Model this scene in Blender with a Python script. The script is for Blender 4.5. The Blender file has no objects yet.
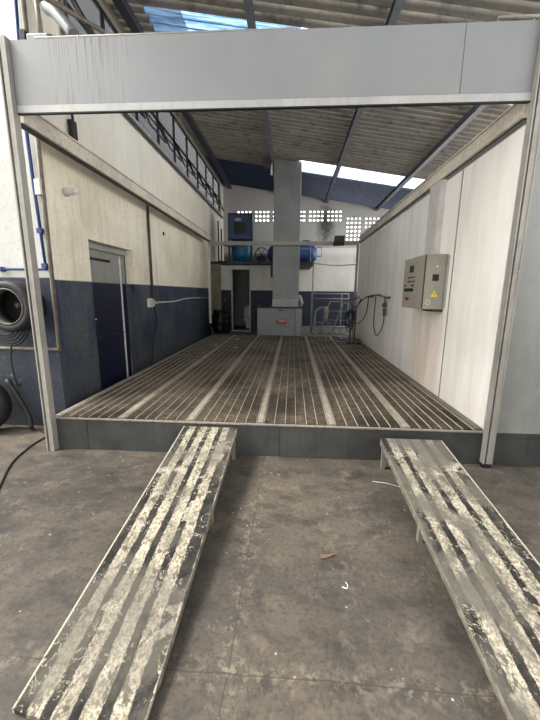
import bpy, bmesh, math, random
from mathutils import Vector, Matrix
random.seed(7)
S = bpy.context.scene
C = S.collection
PI = math.pi

# ------------------------------------------------------------------ materials
class NT:
    def __init__(s, name):
        s.m = bpy.data.materials.new(name); s.m.use_nodes = True
        s.t = s.m.node_tree; s.t.nodes.clear()
        s.out = s.t.nodes.new('ShaderNodeOutputMaterial')
        s.pos = s.t.nodes.new('ShaderNodeNewGeometry').outputs['Position']
    def n(s, typ, **kw):
        nd = s.t.nodes.new(typ)
        for k, v in kw.items(): setattr(nd, k, v)
        return nd
    def link(s, a, b): s.t.links.new(a, b)
    def setin(s, nd, i, v):
        if hasattr(v, 'node'): s.link(v, nd.inputs[i])
        else: nd.inputs[i].default_value = v
    def math(s, op, a, b=0.0, c=None, clamp=False):
        nd = s.n('ShaderNodeMath', operation=op, use_clamp=clamp)
        s.setin(nd, 0, a); s.setin(nd, 1, b)
        if c is not None: s.setin(nd, 2, c)
        return nd.outputs[0]
    def scale(s, v, sc, off=(0, 0, 0)):
        nd = s.n('ShaderNodeMapping'); s.link(v, nd.inputs[0])
        nd.inputs['Scale'].default_value = sc; nd.inputs['Location'].default_value = off
        return nd.outputs[0]
    def noise(s, v, scale, detail=4, rough=.6, dist=0.0):
        nd = s.n('ShaderNodeTexNoise'); s.link(v, nd.inputs['Vector'])
        nd.inputs['Scale'].default_value = scale; nd.inputs['Detail'].default_value = detail
        nd.inputs['Roughness'].default_value = rough; nd.inputs['Distortion'].default_value = dist
        return nd.outputs['Fac']
    def vor(s, v, scale, feature='F1'):
        nd = s.n('ShaderNodeTexVoronoi', feature=feature); s.link(v, nd.inputs['Vector'])
        nd.inputs['Scale'].default_value = scale
        return nd.outputs['Distance']
    def step(s, v, lo, hi, a=0.0, b=1.0):
        nd = s.n('ShaderNodeMapRange'); s.setin(nd, 0, v)
        s.setin(nd, 1, lo); s.setin(nd, 2, hi); s.setin(nd, 3, a); s.setin(nd, 4, b)
        return nd.outputs[0]
    def mix(s, f, a, b):
        nd = s.n('ShaderNodeMix', data_type='RGBA')
        s.setin(nd, 0, f)
        s.setin(nd, 6, a if hasattr(a, 'node') else col(a)); s.setin(nd, 7, b if hasattr(b, 'node') else col(b))
        return nd.outputs[2]
    def sep(s, v):
        nd = s.n('ShaderNodeSeparateXYZ'); s.link(v, nd.inputs[0]); return nd.outputs
    def fin(s, color, rough=.6, metal=0.0, bump=None, bs=.3, bd=.01, spec=.5):
        b = s.n('ShaderNodeBsdfPrincipled')
        s.setin(b, 'Base Color', color if hasattr(color, 'node') else col(color))
        s.setin(b, 'Roughness', rough); s.setin(b, 'Metallic', metal)
        b.inputs['Specular IOR Level'].default_value = spec
        if bump is not None:
            bn = s.n('ShaderNodeBump'); s.link(bump, bn.inputs['Height'])
            bn.inputs['Strength'].default_value = bs; bn.inputs['Distance'].default_value = bd
            s.link(bn.outputs[0], b.inputs['Normal'])
        s.link(b.outputs[0], s.out.inputs[0]); return s.m
def lin(c): return c / 12.92 if c <= .04045 else ((c + .055) / 1.055) ** 2.4
def col(c):
    if len(c) == 4: return c
    return tuple(lin(x / 255) for x in c) + (1,)

def simple(name, c, rough=.55, metal=0.0, vary=.25, sc=6.0, dark=.55, spec=.4):
    t = NT(name)
    f = t.noise(t.pos, sc, 5, .65)
    f = t.step(f, .35, .75)
    c2 = tuple(x * dark for x in c)
    return t.fin(t.mix(t.math('MULTIPLY', f, vary), c, c2), rough, metal, spec=spec)

def dirty_metal(name, c, dirt=(90, 82, 70), amt=.5, rough=.45, streak=True, metal=0.0, thr=.5, big=.9):
    t = NT(name)
    a = t.noise(t.scale(t.pos, (5, 5, .5 if streak else 5)), 4, 5, .65)
    b = t.noise(t.pos, 14, 5, .7)
    f = t.step(t.math('ADD', t.math('MULTIPLY', a, .6), t.math('MULTIPLY', b, .4)), thr, thr + .2, 0, amt)
    base = t.mix(t.step(t.noise(t.pos, 1.5, 5, .65), .38, .64), c, tuple(x * big for x in c))
    return t.fin(t.mix(f, base, dirt), rough, metal, b, .08, .004, .4)

# concrete floor
t = NT('concrete_floor')
xyz = t.sep(t.pos)
big = t.noise(t.pos, .9, 5, .6, .6)
med = t.noise(t.scale(t.pos, (1, 1.7, 1), (3, 1, 0)), 3.2, 7, .68, .5)
fin = t.noise(t.pos, 34, 5, .75)
c = t.mix(t.step(big, .32, .66), (66, 62, 58), (94, 85, 74))
c = t.mix(t.step(med, .46, .68, 0, .85), c, (45, 43, 41))
c = t.mix(t.step(t.noise(t.scale(t.pos, (1, 1, 1), (7, 2, 0)), 4.0, 8, .72, .4), .54, .68, 0, .5), c, (118, 108, 94))
c = t.mix(t.step(fin, .48, .66, 0, .6), c, (40, 37, 34))
# scraped pale paint flecks
fl = t.noise(t.scale(t.pos, (2.2, .9, 1)), 12, 8, .8, .25)
msk = t.step(t.noise(t.pos, 1.7, 3, .5), .46, .6)
c = t.mix(t.math('MULTIPLY', t.step(fl, .575, .635), t.math('MULTIPLY', msk, .55)), c, (132, 124, 110))
sp = t.vor(t.pos, 13)
spm = t.step(t.noise(t.pos, 6, 2), .55, .6)
c = t.mix(t.math('MULTIPLY', t.step(sp, .06, .1, 1, 0), spm), c, (160, 154, 140))
sp2 = t.vor(t.scale(t.pos, (1, 1, 1), (4, 4, 0)), 9)
c = t.mix(t.math('MULTIPLY', t.step(sp2, .05, .12, .8, 0), t.step(t.noise(t.pos, 5, 2), .5, .56)), c, (48, 44, 42))
# saw-cut joints with a chipped pale margin
wob = t.math('MULTIPLY', t.math('SUBTRACT', t.noise(t.pos, 3, 2), .5), .03)
for axis, p0 in ((0, .055), (1, -2.105)):
    d = t.math('ABSOLUTE', t.math('SUBTRACT', t.math('ADD', xyz[axis], wob), p0))
    chip = t.math('MULTIPLY', t.step(d, .015, .10, 1, 0), t.step(t.noise(t.pos, 16, 6, .75), .52, .58))
    c = t.mix(t.math('MULTIPLY', chip, .5), c, (126, 117, 102))
    c = t.mix(t.step(d, .002, .005, .6, 0), c, (50, 47, 43))
h = t.math('ADD', t.math('MULTIPLY', med, .6), t.math('MULTIPLY', fin, .4))
M_floor = t.fin(c, t.step(big, .3, .7, .5, .75), 0, h, .35, .01, .35)

# side wall, beige above blue, and the white variants
def wall_mat(name, upper, lower, zb, upper_dirt, scuff, streak_amt=.45, low_amt=.5, soot=False):
    t = NT(name); xyz = t.sep(t.pos)
    st = t.noise(t.scale(t.pos, (3.2, 3.2, .22)), 2.2, 6, .7)
    st2 = t.noise(t.scale(t.pos, (9, 9, .35), (2, 5, 1)), 2, 5, .7)
    bl = t.noise(t.pos, 1.1, 5, .6)
    fi = t.noise(t.pos, 22, 5, .7)
    up = t.mix(t.step(bl, .4, .7, 0, .5), upper, upper_dirt)
    up = t.mix(t.step(st, .52, .72, 0, streak_amt), up, upper_dirt)
    up = t.mix(t.step(st2, .62, .72, 0, streak_amt), up, tuple(x * .6 for x in upper_dirt))
    sp = t.noise(t.pos, 5.5, 6, .75)
    up = t.mix(t.step(sp, .66, .69, 0, .7), up, (124, 98, 66))
    up = t.mix(t.step(fi, .52, .7, 0, .3), up, tuple(x * .7 for x in upper_dirt))
    up = t.mix(t.step(xyz[2], 3.1, 3.3, 0, .5), up, (214, 212, 206))
    lo = t.mix(t.step(bl, .42, .62, 0, low_amt), lower, scuff)
    lo = t.mix(t.step(st, .5, .68, 0, low_amt), lo, scuff)
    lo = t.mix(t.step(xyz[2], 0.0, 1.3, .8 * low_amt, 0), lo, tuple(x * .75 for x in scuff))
    lo = t.mix(t.step(t.noise(t.pos, 8, 7, .8), .6, .66, 0, .5), lo, (140, 142, 140))
    lo = t.mix(t.step(t.noise(t.scale(t.pos, (1, 1, .6), (5, 5, 5)), 3.4, 7, .78), .5, .62, 0, .55), lo, scuff)
    lo = t.mix(t.step(fi, .5, .66, 0, .55), lo, tuple(x * .5 for x in lower))
    if soot:
        dx = t.math('MULTIPLY', t.math('SUBTRACT', xyz[0], 1.55), 2.2); dz = t.math('SUBTRACT', xyz[2], 4.35)
        rr = t.math('SQRT', t.math('ADD', t.math('MULTIPLY', dx, dx), t.math('MULTIPLY', dz, dz)))
        rr = t.math('ADD', rr, t.math('MULTIPLY', t.math('SUBTRACT', sp, .5), 1.4))
        up = t.mix(t.step(rr, .3, .95, .85, 0), up, (38, 36, 36))
    edge = t.math('ADD', xyz[2], t.math('MULTIPLY', t.math('SUBTRACT', fi, .5), .02))
    c = t.mix(t.step(edge, zb - .006, zb + .006), lo, up)
    return t.fin(c, .6, 0, t.math('ADD', st, fi), .15, .01, .35)
M_side = wall_mat('beige_and_blue_plaster', (238, 230, 210), (34, 47, 74), 1.82, (184, 170, 144), (80, 83, 86), .6, .95)
M_front = wall_mat('white_and_blue_plaster', (178, 177, 174), (30, 41, 60), 1.84, (150, 148, 142), (58, 62, 66), .25, .8)
M_back = wall_mat('white_and_navy_plaster', (184, 182, 176), (16, 22, 40), 1.77, (150, 147, 138), (32, 38, 56), .5, .3)
M_upper = wall_mat('grey_rendered_block', (78, 81, 88), (24, 32, 58), 1.77, (58, 58, 60), (32, 38, 56), .5, .3, True)

# corrugated roof
t = NT('fibre_cement_sheet'); xyz = t.sep(t.pos)
a = t.noise(t.scale(t.pos, (.25, 3, 1)), 3, 6, .7)
b = t.noise(t.pos, 5, 6, .7)
c = t.mix(t.step(a, .35, .65), (216, 211, 202), (170, 167, 160))
c = t.mix(t.step(b, .5, .68, 0, .7), c, (84, 82, 80))
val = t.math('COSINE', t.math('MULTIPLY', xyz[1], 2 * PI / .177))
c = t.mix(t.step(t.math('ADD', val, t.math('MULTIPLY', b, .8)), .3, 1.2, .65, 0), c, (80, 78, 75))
lap = t.math('FRACT', t.math('MULTIPLY', t.math('ADD', xyz[1], 9.1), 1 / .885))
c = t.mix(t.step(lap, 0, .035, .75, 0), c, (52, 50, 48))
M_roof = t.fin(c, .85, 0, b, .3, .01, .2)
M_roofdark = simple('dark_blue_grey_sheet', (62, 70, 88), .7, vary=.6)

# translucent skylight sheets, clear and blue tinted
def sky_mat(name, c1, c2, lo=.4, hi=.62, ys=9):
    t = NT(name)
    f = t.noise(t.scale(t.pos, (.8, ys, 1)), 2.5, 5, .7)
    c = t.mix(t.step(f, lo, hi), c1, c2)
    tr = t.n('ShaderNodeBsdfTransparent'); t.link(c, tr.inputs[0])
    tl = t.n('ShaderNodeBsdfTranslucent'); t.link(c, tl.inputs[0])
    mx = t.n('ShaderNodeMixShader'); mx.inputs[0].default_value = .35
    t.link(tr.outputs[0], mx.inputs[1]); t.link(tl.outputs[0], mx.inputs[2]); t.link(mx.outputs[0], t.out.inputs[0])
    return t.m
M_sky = sky_mat('translucent_sheet', (240, 246, 252), (190, 205, 220))
M_skyblue = sky_mat('blue_translucent_sheet', (124, 152, 178), (70, 100, 132), .42, .58, 26)

# fascia with rusty drips near the left end
t = NT('grey_painted_fascia'); xyz = t.sep(t.pos)
a = t.noise(t.scale(t.pos, (30, 30, .45)), 2.4, 4, .7)
zone = t.math('MULTIPLY', t.step(xyz[0], -1.95, -1.75), t.step(xyz[0], -1.4, -1.0, 1, 0))
fz = t.step(xyz[2], 3.2, 3.82, .35, 1)
f = t.math('MULTIPLY', t.math('MULTIPLY', t.step(a, .53, .6), zone), fz)
c = t.mix(t.step(t.noise(t.pos, 1.3, 3), .3, .7), (130, 130, 129), (122, 124, 127))
c = t.mix(t.math('MULTIPLY', f, .85), c, (84, 78, 74))
c = t.mix(t.step(t.noise(t.pos, 7, 5, .7), .64, .75, 0, .3), c, (140, 140, 138))
M_fascia = t.fin(c, .45, 0, None, spec=.35)

M_frame = dirty_metal('grey_painted_steel', (146, 143, 136), (100, 90, 74), .6)
M_framelight = dirty_metal('pale_steel_trim', (166, 166, 164), (130, 124, 112), .5)
M_rail = dirty_metal('rusty_cream_rail', (214, 206, 190), (134, 108, 80), .5, streak=False, thr=.46)
M_skirt = dirty_metal('dark_grey_steel_skirt', (66, 67, 66), (40, 38, 36), .7, .5, big=.7)
M_curb = dirty_metal('worn_steel_edge', (142, 136, 126), (88, 78, 66), .7, .45, False, thr=.45)
M_kerb = dirty_metal('brown_grey_kerb', (116, 108, 98), (70, 62, 54), .7, .6, False)
M_divider = dirty_metal('worn_divider_steel', (160, 151, 136), (84, 76, 66), .8, .45, False, thr=.44)
M_grate = dirty_metal('dirty_grating_steel', (128, 116, 100), (52, 44, 36), .85, .5, False, thr=.42, big=.5)
M_gratebar = dirty_metal('bright_grating_bar', (186, 178, 162), (108, 96, 82), .6, .4, False, thr=.5)
M_pit = simple('pit_sludge', (58, 49, 41), .9)
M_slab = simple('platform_concrete', (92, 86, 78), .8, vary=.6)
M_outer = dirty_metal('grey_sheet_panel', (130, 131, 128), (110, 110, 106), .45, .4)
t = NT('white_panel'); xyz = t.sep(t.pos)
a = t.noise(t.scale(t.pos, (2, 2, .3)), 2, 5, .65); b = t.noise(t.pos, 9, 6, .75)
c = t.mix(t.step(a, .45, .7, 0, .55), (236, 232, 225), (204, 196, 186))
c = t.mix(t.step(b, .66, .74, 0, .5), c, (140, 130, 118))
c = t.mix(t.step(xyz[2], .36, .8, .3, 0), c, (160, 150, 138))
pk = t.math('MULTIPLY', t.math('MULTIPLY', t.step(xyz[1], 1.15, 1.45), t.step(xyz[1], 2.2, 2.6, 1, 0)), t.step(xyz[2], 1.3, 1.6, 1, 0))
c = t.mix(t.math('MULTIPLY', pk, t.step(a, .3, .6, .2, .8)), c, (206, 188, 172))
for ys in (1.12, 2.83, 4.5, 6.1):
    d = t.math('ABSOLUTE', t.math('SUBTRACT', xyz[1], ys))
    c = t.mix(t.step(d, .003, .009, .25, 0), c, (120, 116, 110))
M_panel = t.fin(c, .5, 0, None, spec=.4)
M_pil = simple('pale_grey_pilaster', (196, 192, 188), .6, vary=.4)
M_duct = dirty_metal('galvanised_duct', (122, 125, 124), (92, 94, 92), .6, .4, True, .25)
M_fan = simple('grey_fan_casing', (136, 140, 140), .5)
M_black = simple('black_rubber', (26, 25, 25), .6, vary=.4)
M_blackm = simple('black_steel', (38, 38, 40), .5, vary=.4)
M_dark = simple('dark_steel_beam', (50, 52, 58), .6, vary=.4)
M_purlin = simple('purlin_paint', (92, 96, 104), .6, vary=.5)
M_cond = simple('old_conduit', (112, 104, 92), .5, vary=.8, sc=14)
M_dcond = simple('dark_conduit', (72, 70, 66), .5, vary=.5)
M_lcond = simple('pale_conduit', (196, 194, 186), .45, vary=.4)
M_bluepipe = simple('blue_painted_pipe', (26, 56, 100), .4, vary=.3)
M_bluebox = simple('blue_machine_paint', (46, 70, 106), .4, vary=.3)
M_teal = simple('teal_tank_paint', (28, 92, 128), .4, vary=.3)
M_bluetank = simple('royal_blue_tank_paint', (34, 64, 112), .35, vary=.3)
M_cab = dirty_metal('grey_beige_cabinet', (154, 150, 138), (124, 118, 106), .4, .4)
M_cabdark = simple('cabinet_gasket', (50, 48, 44), .6)
M_screen = simple('dark_display', (18, 22, 22), .2)
M_green = simple('green_display_glass', (40, 60, 40), .25)
M_red = simple('red_paint', (176, 40, 34), .5)
M_yellow = simple('yellow_label', (218, 200, 50), .5, vary=.1)
M_white = simple('white_ceramic', (214, 212, 206), .3, vary=.2)
M_whitep = simple('white_plastic', (226, 226, 222), .4, vary=.15)
M_navydoor = None
t = NT('grey_over_navy_door'); xyz = t.sep(t.pos)
b = t.noise(t.scale(t.pos, (4, 4, .5)), 3, 5, .7)
up = t.mix(t.step(b, .4, .7, 0, .6), (140, 139, 132), (116, 114, 108))
lo = t.mix(t.step(b, .45, .7, 0, .6), (8, 12, 40), (14, 20, 50))
M_door = t.fin(t.mix(t.step(xyz[2], 1.815, 1.825), lo, up), .5, 0, None)
M_gate = simple('pale_grey_tube', (134, 136, 138), .4, vary=.4, sc=12)
M_brown = simple('brown_rust', (118, 72, 50), .7, vary=.5)
M_outside = None
t = NT('grey_slatted_cladding'); xyz = t.sep(t.pos)
w = t.math('FRACT', t.math('MULTIPLY', xyz[2], 5.0))
M_outside = t.fin(t.mix(t.step(w, .0, .25, .8, 0), (100, 101, 104), (62, 63, 66)), .8)
M_leaf = simple('dry_leaf', (112, 88, 72), .7, vary=.4, sc=60)
M_paper = simple('paper_scrap', (214, 212, 204), .7, vary=.1)
M_toiletwall = simple('toilet_grey_wall', (120, 120, 118), .7)
M_bag = simple('black_polythene', (12, 12, 13), .5)
M_glassy = simple('lamp_glass', (60, 58, 54), .15)
M_rag = simple('grey_cloth', (150, 146, 138), .9, vary=.5, sc=18)

# ramps: dark strips on flaked cream paint, per-ramp pattern from object space
def ramp_mat(name, x0, x1, seed, grey_amt):
    t = NT(name); xyz = t.sep(t.pos)
    u = t.step(xyz[0], x0, x1)
    n1 = t.noise(t.scale(t.pos, (4, 2.2, 1), (seed, 0, 0)), 1.6, 3, .5)
    n2 = t.noise(t.scale(t.pos, (1.4, 1, 1), (seed, 2, 0)), 16, 6, .75)
    warp = t.math('ADD', t.math('MULTIPLY', t.math('SUBTRACT', n1, .5), .045), t.math('MULTIPLY', t.math('SUBTRACT', n2, .5), .06))
    uu = t.math('ADD', u, warp)
    stripes = None
    for k, (cpos, w) in enumerate(((.055, .055), (.27, .042), (.475, .04), (.69, .042), (.92, .07))):
        d = t.math('ABSOLUTE', t.math('SUBTRACT', uu, cpos))
        s_ = t.step(d, w * .9, w * 1.05, 1, 0)
        gate = t.step(t.noise(t.scale(t.pos, (.8, 1, 1), (seed + 3 * k, 3 * k + 1.7, 0)), 2.3, 3, .6), .33, .42)   # strip worn away here and there
        s_ = t.math('MULTIPLY', s_, t.step(t.math('ADD', gate, t.math('SUBTRACT', n2, .5)), .4, .5))
        stripes = s_ if stripes is None else t.math('MAXIMUM', stripes, s_)
    fl = t.noise(t.scale(t.pos, (1.3, .9, 1), (0, seed, 0)), 55, 6, .8)
    fl2 = t.noise(t.scale(t.pos, (1.3, .8, 1), (0, seed + 4, 0)), 14, 6, .75)
    cream = t.mix(t.step(t.noise(t.pos, 7, 5, .7), .4, .65), (180, 173, 155), (142, 134, 118))
    cream = t.mix(t.step(fl, .48, .54, 0, .7), cream, (84, 77, 67))
    cream = t.mix(t.step(fl2, .54, .58, 0, .8), cream, (70, 65, 57))
    gl = t.step(t.noise(t.scale(t.pos, (1, .7, 1), (seed + 2, 5, 0)), 2.6, 6, .62, .4), .47, .57, 0, grey_amt)
    cream = t.mix(gl, cream, (98, 94, 86))
    darkc = t.mix(t.step(t.noise(t.pos, 12, 6, .7), .4, .65), (33, 32, 30), (56, 54, 50))
    # thin wandering cracks where paint crept over the strips
    rg = t.math('ABSOLUTE', t.math('SUBTRACT', t.noise(t.scale(t.pos, (1.2, 1, 1), (seed, 9, 0)), 6, 4, .65, 1.5), .5))
    ckm = t.step(t.noise(t.pos, 3.1, 3), .5, .56)
    darkc = t.mix(t.math('MULTIPLY', t.step(rg, .004, .012, 1, 0), ckm), darkc, (168, 162, 144))
    spots = t.step(t.noise(t.scale(t.pos, (1, 1, 1), (seed, 4, 2)), 24, 5, .7), .62, .66, 0, .9)
    darkc = t.mix(spots, darkc, (160, 153, 136))
    darkc = t.mix(t.math('MULTIPLY', gl, .75), darkc, (98, 94, 87))
    c = t.mix(stripes, cream, darkc)
    c = t.mix(t.math('MULTIPLY', gl, .55), c, (90, 86, 78))
    edge = t.math('MAXIMUM', t.step(u, .0, .012, 1, 0), t.step(u, .988, 1, 0, 1))
    c = t.mix(t.math('MULTIPLY', edge, t.step(n2, .38, .45)), c, (172, 166, 150))
    hgt = t.math('ADD', t.math('MULTIPLY', t.math('SUBTRACT', 1.0, stripes), .6), t.math('MULTIPLY', fl, .4))
    return t.fin(c, .8, 0, hgt, .5, .006, .15)
M_ramp1 = ramp_mat('flaked_cream_and_dark_strips', -.78, -.22, 1.3, .55)
M_ramp2 = ramp_mat('scuffed_cream_and_dark_strips', 1.2, 1.785, 6.7, .85)
M_leg = dirty_metal('dull_leg_steel', (116, 112, 102), (70, 66, 60), .7, .6)
M_rampside = dirty_metal('dark_ramp_edge', (96, 90, 80), (196, 188, 168), .7, .6, False, thr=.5)

# ------------------------------------------------------------------ geometry helpers
def box(bm, x0, x1, y0, y1, z0, z1):
    vs = [bm.verts.new((x, y, z)) for x in (x0, x1) for y in (y0, y1) for z in (z0, z1)]
    for f in ((0, 1, 3, 2), (4, 6, 7, 5), (0, 4, 5, 1), (2, 3, 7, 6), (0, 2, 6, 4), (1, 5, 7, 3)):
        bm.faces.new([vs[i] for i in f])
    return vs
def hexa(bm, pts):          # 8 points, order as box()
    vs = [bm.verts.new(p) for p in pts]
    for f in ((0, 1, 3, 2), (4, 6, 7, 5), (0, 4, 5, 1), (2, 3, 7, 6), (0, 2, 6, 4), (1, 5, 7, 3)):
        bm.faces.new([vs[i] for i in f])
def smooth_path(pts, n=6):
    P = [Vector(p) for p in pts]; out = []
    for i in range(len(P) - 1):
        p0 = P[max(i - 1, 0)]; p1 = P[i]; p2 = P[i + 1]; p3 = P[min(i + 2, len(P) - 1)]
        for k in range(n):
            t = k / n
            out.append(.5 * ((2 * p1) + (p2 - p0) * t + (2 * p0 - 5 * p1 + 4 * p2 - p3) * t * t + (3 * p1 - p0 - 3 * p2 + p3) * t ** 3))
    out.append(P[-1]); return out
def tube(bm, pts, r, seg=8, smooth=0, radii=None):
    P = smooth_path(pts, smooth) if smooth else [Vector(p) for p in pts]
    rings = []; up = None
    for i, p in enumerate(P):
        if i == 0: d = P[1] - P[0]
        elif i == len(P) - 1: d = P[-1] - P[-2]
        else: d = (P[i + 1] - P[i]).normalized() + (P[i] - P[i - 1]).normalized()
        d.normalize()
        if up is None or abs(up.dot(d)) > .95: up = Vector((0, 0, 1)) if abs(d.z) < .9 else Vector((0, 1, 0))
        a = d.cross(up).normalized(); b = a.cross(d).normalized(); up = b
        rr = radii[i] if radii else r
        rings.append([bm.verts.new(p + rr * (math.cos(2 * PI * k / seg) * a + math.sin(2 * PI * k / seg) * b)) for k in range(seg)])
    for A, B in zip(rings, rings[1:]):
        for k in range(seg):
            f = bm.faces.new((A[k], A[(k + 1) % seg], B[(k + 1) % seg], B[k])); f.smooth = True
    bm.faces.new(rings[0][::-1]); bm.faces.new(rings[-1])
def lathe(bm, prof, M, seg=24, close=False):   # prof: list of (r, h) about local z
    rings = []
    for r, h in prof:
        rings.append([bm.verts.new(M @ Vector((max(r, 1e-4) * math.cos(2 * PI * k / seg), max(r, 1e-4) * math.sin(2 * PI * k / seg), h))) for k in range(seg)])
    prs = list(zip(rings, rings[1:]))
    if close: prs.append((rings[-1], rings[0]))
    for A, B in prs:
        for k in range(seg):
            f = bm.faces.new((A[k], A[(k + 1) % seg], B[(k + 1) % seg], B[k])); f.smooth = True
    if not close:
        bm.faces.new(rings[0][::-1]); bm.faces.new(rings[-1])
def TM(loc, axis='z'):
    R = {'z': Matrix(), 'y': Matrix.Rotation(-PI / 2, 4, 'X'), '-y': Matrix.Rotation(PI / 2, 4, 'X'), 'x': Matrix.Rotation(PI / 2, 4, 'Y'), '-x': Matrix.Rotation(-PI / 2, 4, 'Y')}[axis]
    return Matrix.Translation(loc) @ R
def NB(): return bmesh.new()
def B(*boxes):
    bm = bmesh.new()
    for b in boxes: box(bm, *b)
    return bm
def T(r, *paths, seg=8, smooth=0):
    bm = bmesh.new()
    for p in paths: tube(bm, p, r, seg, smooth)
    return bm
def obj(name, bm, m, parent=None, bevel=0, label=None):
    bmesh.ops.recalc_face_normals(bm, faces=bm.faces)
    vs = [v.co for v in bm.verts]
    if parent is None:
        o0 = Vector(((min(v.x for v in vs) + max(v.x for v in vs)) / 2, (min(v.y for v in vs) + max(v.y for v in vs)) / 2, min(v.z for v in vs)))
    else: o0 = parent['_w'] if '_w' in parent else (0, 0, 0); o0 = Vector(o0)
    bmesh.ops.translate(bm, verts=bm.verts, vec=-o0)
    me = bpy.data.meshes.new(name); bm.to_mesh(me); bm.free()
    me.materials.append(m)
    o = bpy.data.objects.new(name, me); C.objects.link(o)
    o['_w'] = tuple(o0)
    if parent is None: o.location = o0
    else: o.parent = parent
    if bevel:
        b = o.modifiers.new('bevel', 'BEVEL'); b.width = bevel; b.segments = 2; b.limit_method = 'ANGLE'
    if label: o['label'] = label
    return o
def thing(name, label, cat, loc, group=None):
    o = bpy.data.objects.new(name, None); C.objects.link(o); o.location = loc; o.empty_display_size = .1
    o['_w'] = tuple(loc); o['label'] = label; o['category'] = cat
    if group: o['group'] = group
    return o
def tag(o, label, cat, group=None, kind=None):
    o['label'] = label; o['category'] = cat
    if group: o['group'] = group
    if kind: o['kind'] = kind
    return o
def struct(name, bm, m, label=None, cat=None):
    o = obj(name, bm, m); o['kind'] = 'structure'
    if label: o['label'] = label
    if cat: o['category'] = cat
    return o
def holed(axis, c0, c1, U, V, holes):
    """slab between c0 and c1 on axis (0=x,1=y); U = (u0,u1) other horizontal, V = z range; holes (u0,u1,v0,v1)"""
    us = sorted({U[0], U[1], *[h[0] for h in holes], *[h[1] for h in holes]})
    vs = sorted({V[0], V[1], *[h[2] for h in holes], *[h[3] for h in holes]})
    nu, nv = len(us) - 1, len(vs) - 1
    def solid(i, j):
        if i < 0 or j < 0 or i >= nu or j >= nv: return False
        u = (us[i] + us[i + 1]) / 2; v = (vs[j] + vs[j + 1]) / 2
        return not any(h[0] < u < h[1] and h[2] < v < h[3] for h in holes)
    bm = bmesh.new(); cache = {}
    def V3(c, u, v):
        k = (c, round(u, 4), round(v, 4))
        if k not in cache: cache[k] = bm.verts.new((c, u, v) if axis == 0 else (u, c, v))
        return cache[k]
    for i in range(nu):
        for j in range(nv):
            if not solid(i, j): continue
            a, b, c, d = us[i], us[i + 1], vs[j], vs[j + 1]
            for cc in (c0, c1): bm.faces.new((V3(cc, a, c), V3(cc, b, c), V3(cc, b, d), V3(cc, a, d)))
            if not solid(i - 1, j): bm.faces.new((V3(c0, a, c), V3(c1, a, c), V3(c1, a, d), V3(c0, a, d)))
            if not solid(i + 1, j): bm.faces.new((V3(c0, b, c), V3(c1, b, c), V3(c1, b, d), V3(c0, b, d)))
            if not solid(i, j - 1): bm.faces.new((V3(c0, a, c), V3(c1, a, c), V3(c1, b, c), V3(c0, b, c)))
            if not solid(i, j + 1): bm.faces.new((V3(c0, a, d), V3(c1, a, d), V3(c1, b, d), V3(c0, b, d)))
    return bm

# ------------------------------------------------------------------ dimensions
HP = .355                      # grating level
XW = -2.5                      # side wall
def roofz(x): return 5.507 - .154 * x

# ------------------------------------------------------------------ setting
struct('floor', B((-9, 9, -7, 11.2, -.15, 0)), M_floor)
# side wall: doorway, window band
struct('wall_left', holed(0, XW - .14, XW, (.58, 11.1), (0, 5.85), [(1.4, 2.72, 0, 2.39), (1.38, 10.55, 4.62, 5.75)]), M_side)
struct('wall_front', holed(1, .58, .9, (-8, XW - .3), (0, 7.2), []), M_front)
bm = B((XW - .3, XW - .002, .579, .60, 0, 7.2)); struct('trim_1', bm, M_front)
struct('wall_room_behind_door', B((XW - 1.2, XW - 1.1, 1.2, 3, 0, 2.6)), M_toiletwall).name = 'wall_behind_door'
# rear wall with ventilation block openings
holes = []
def blocks(px0, x1, z0, rows, size=.092, gap=.063, grp=4):
    x = px0; k = 0
    while x + size <= x1:
        for r in range(rows):
            z = z0 + r * (size + gap)
            holes.append((round(x, 4), round(x + size, 4), round(z, 4), round(z + size, 4)))
        k += 1
        x += size + (gap if k % grp else gap + .09)
blocks(-1.95, 2.22, 4.46, 3)
blocks(2.36, 5.0, 4.20, 3)
blocks(2.36, 2.36 + .62, 3.74, 3)
struct('wall_back', holed(1, 10.9, 11.1, (XW, 5.2), (0, 6.3), holes), M_upper)
# plastered band across the lower part of the rear wall
struct('trim_2', B((.5, 4.0, 10.86, 10.9, 0, 3.45)), M_back)
# toilet block front wall with doorway
struct('wall_middle', holed(1, 8.6, 8.74, (-2.16, .5), (0, 2.6), [(-1.775, -1.16, 0, 2.47)]), M_back)
struct('wall_inner', B((.38, .5, 8.74, 10.9, 0, 2.6), (-2.16, -2.04, 8.74, 10.9, 0, 2.6)), M_toiletwall)
struct('trim_3', B((XW, -2.16, 8.45, 8.74, 0, 2.62)), simple('mossy_pillar_render', (122, 118, 98), .8, vary=.7, sc=4))
struct('wall_toilet', B((-2.04, .38, 10.6, 10.7, 0, 2.6)), M_toiletwall)
o = struct('mezzanine_slab', B((XW, .98, 8.5, 10.9, 2.62, 2.72)), M_dark); o.name = 'trim_4'
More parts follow.
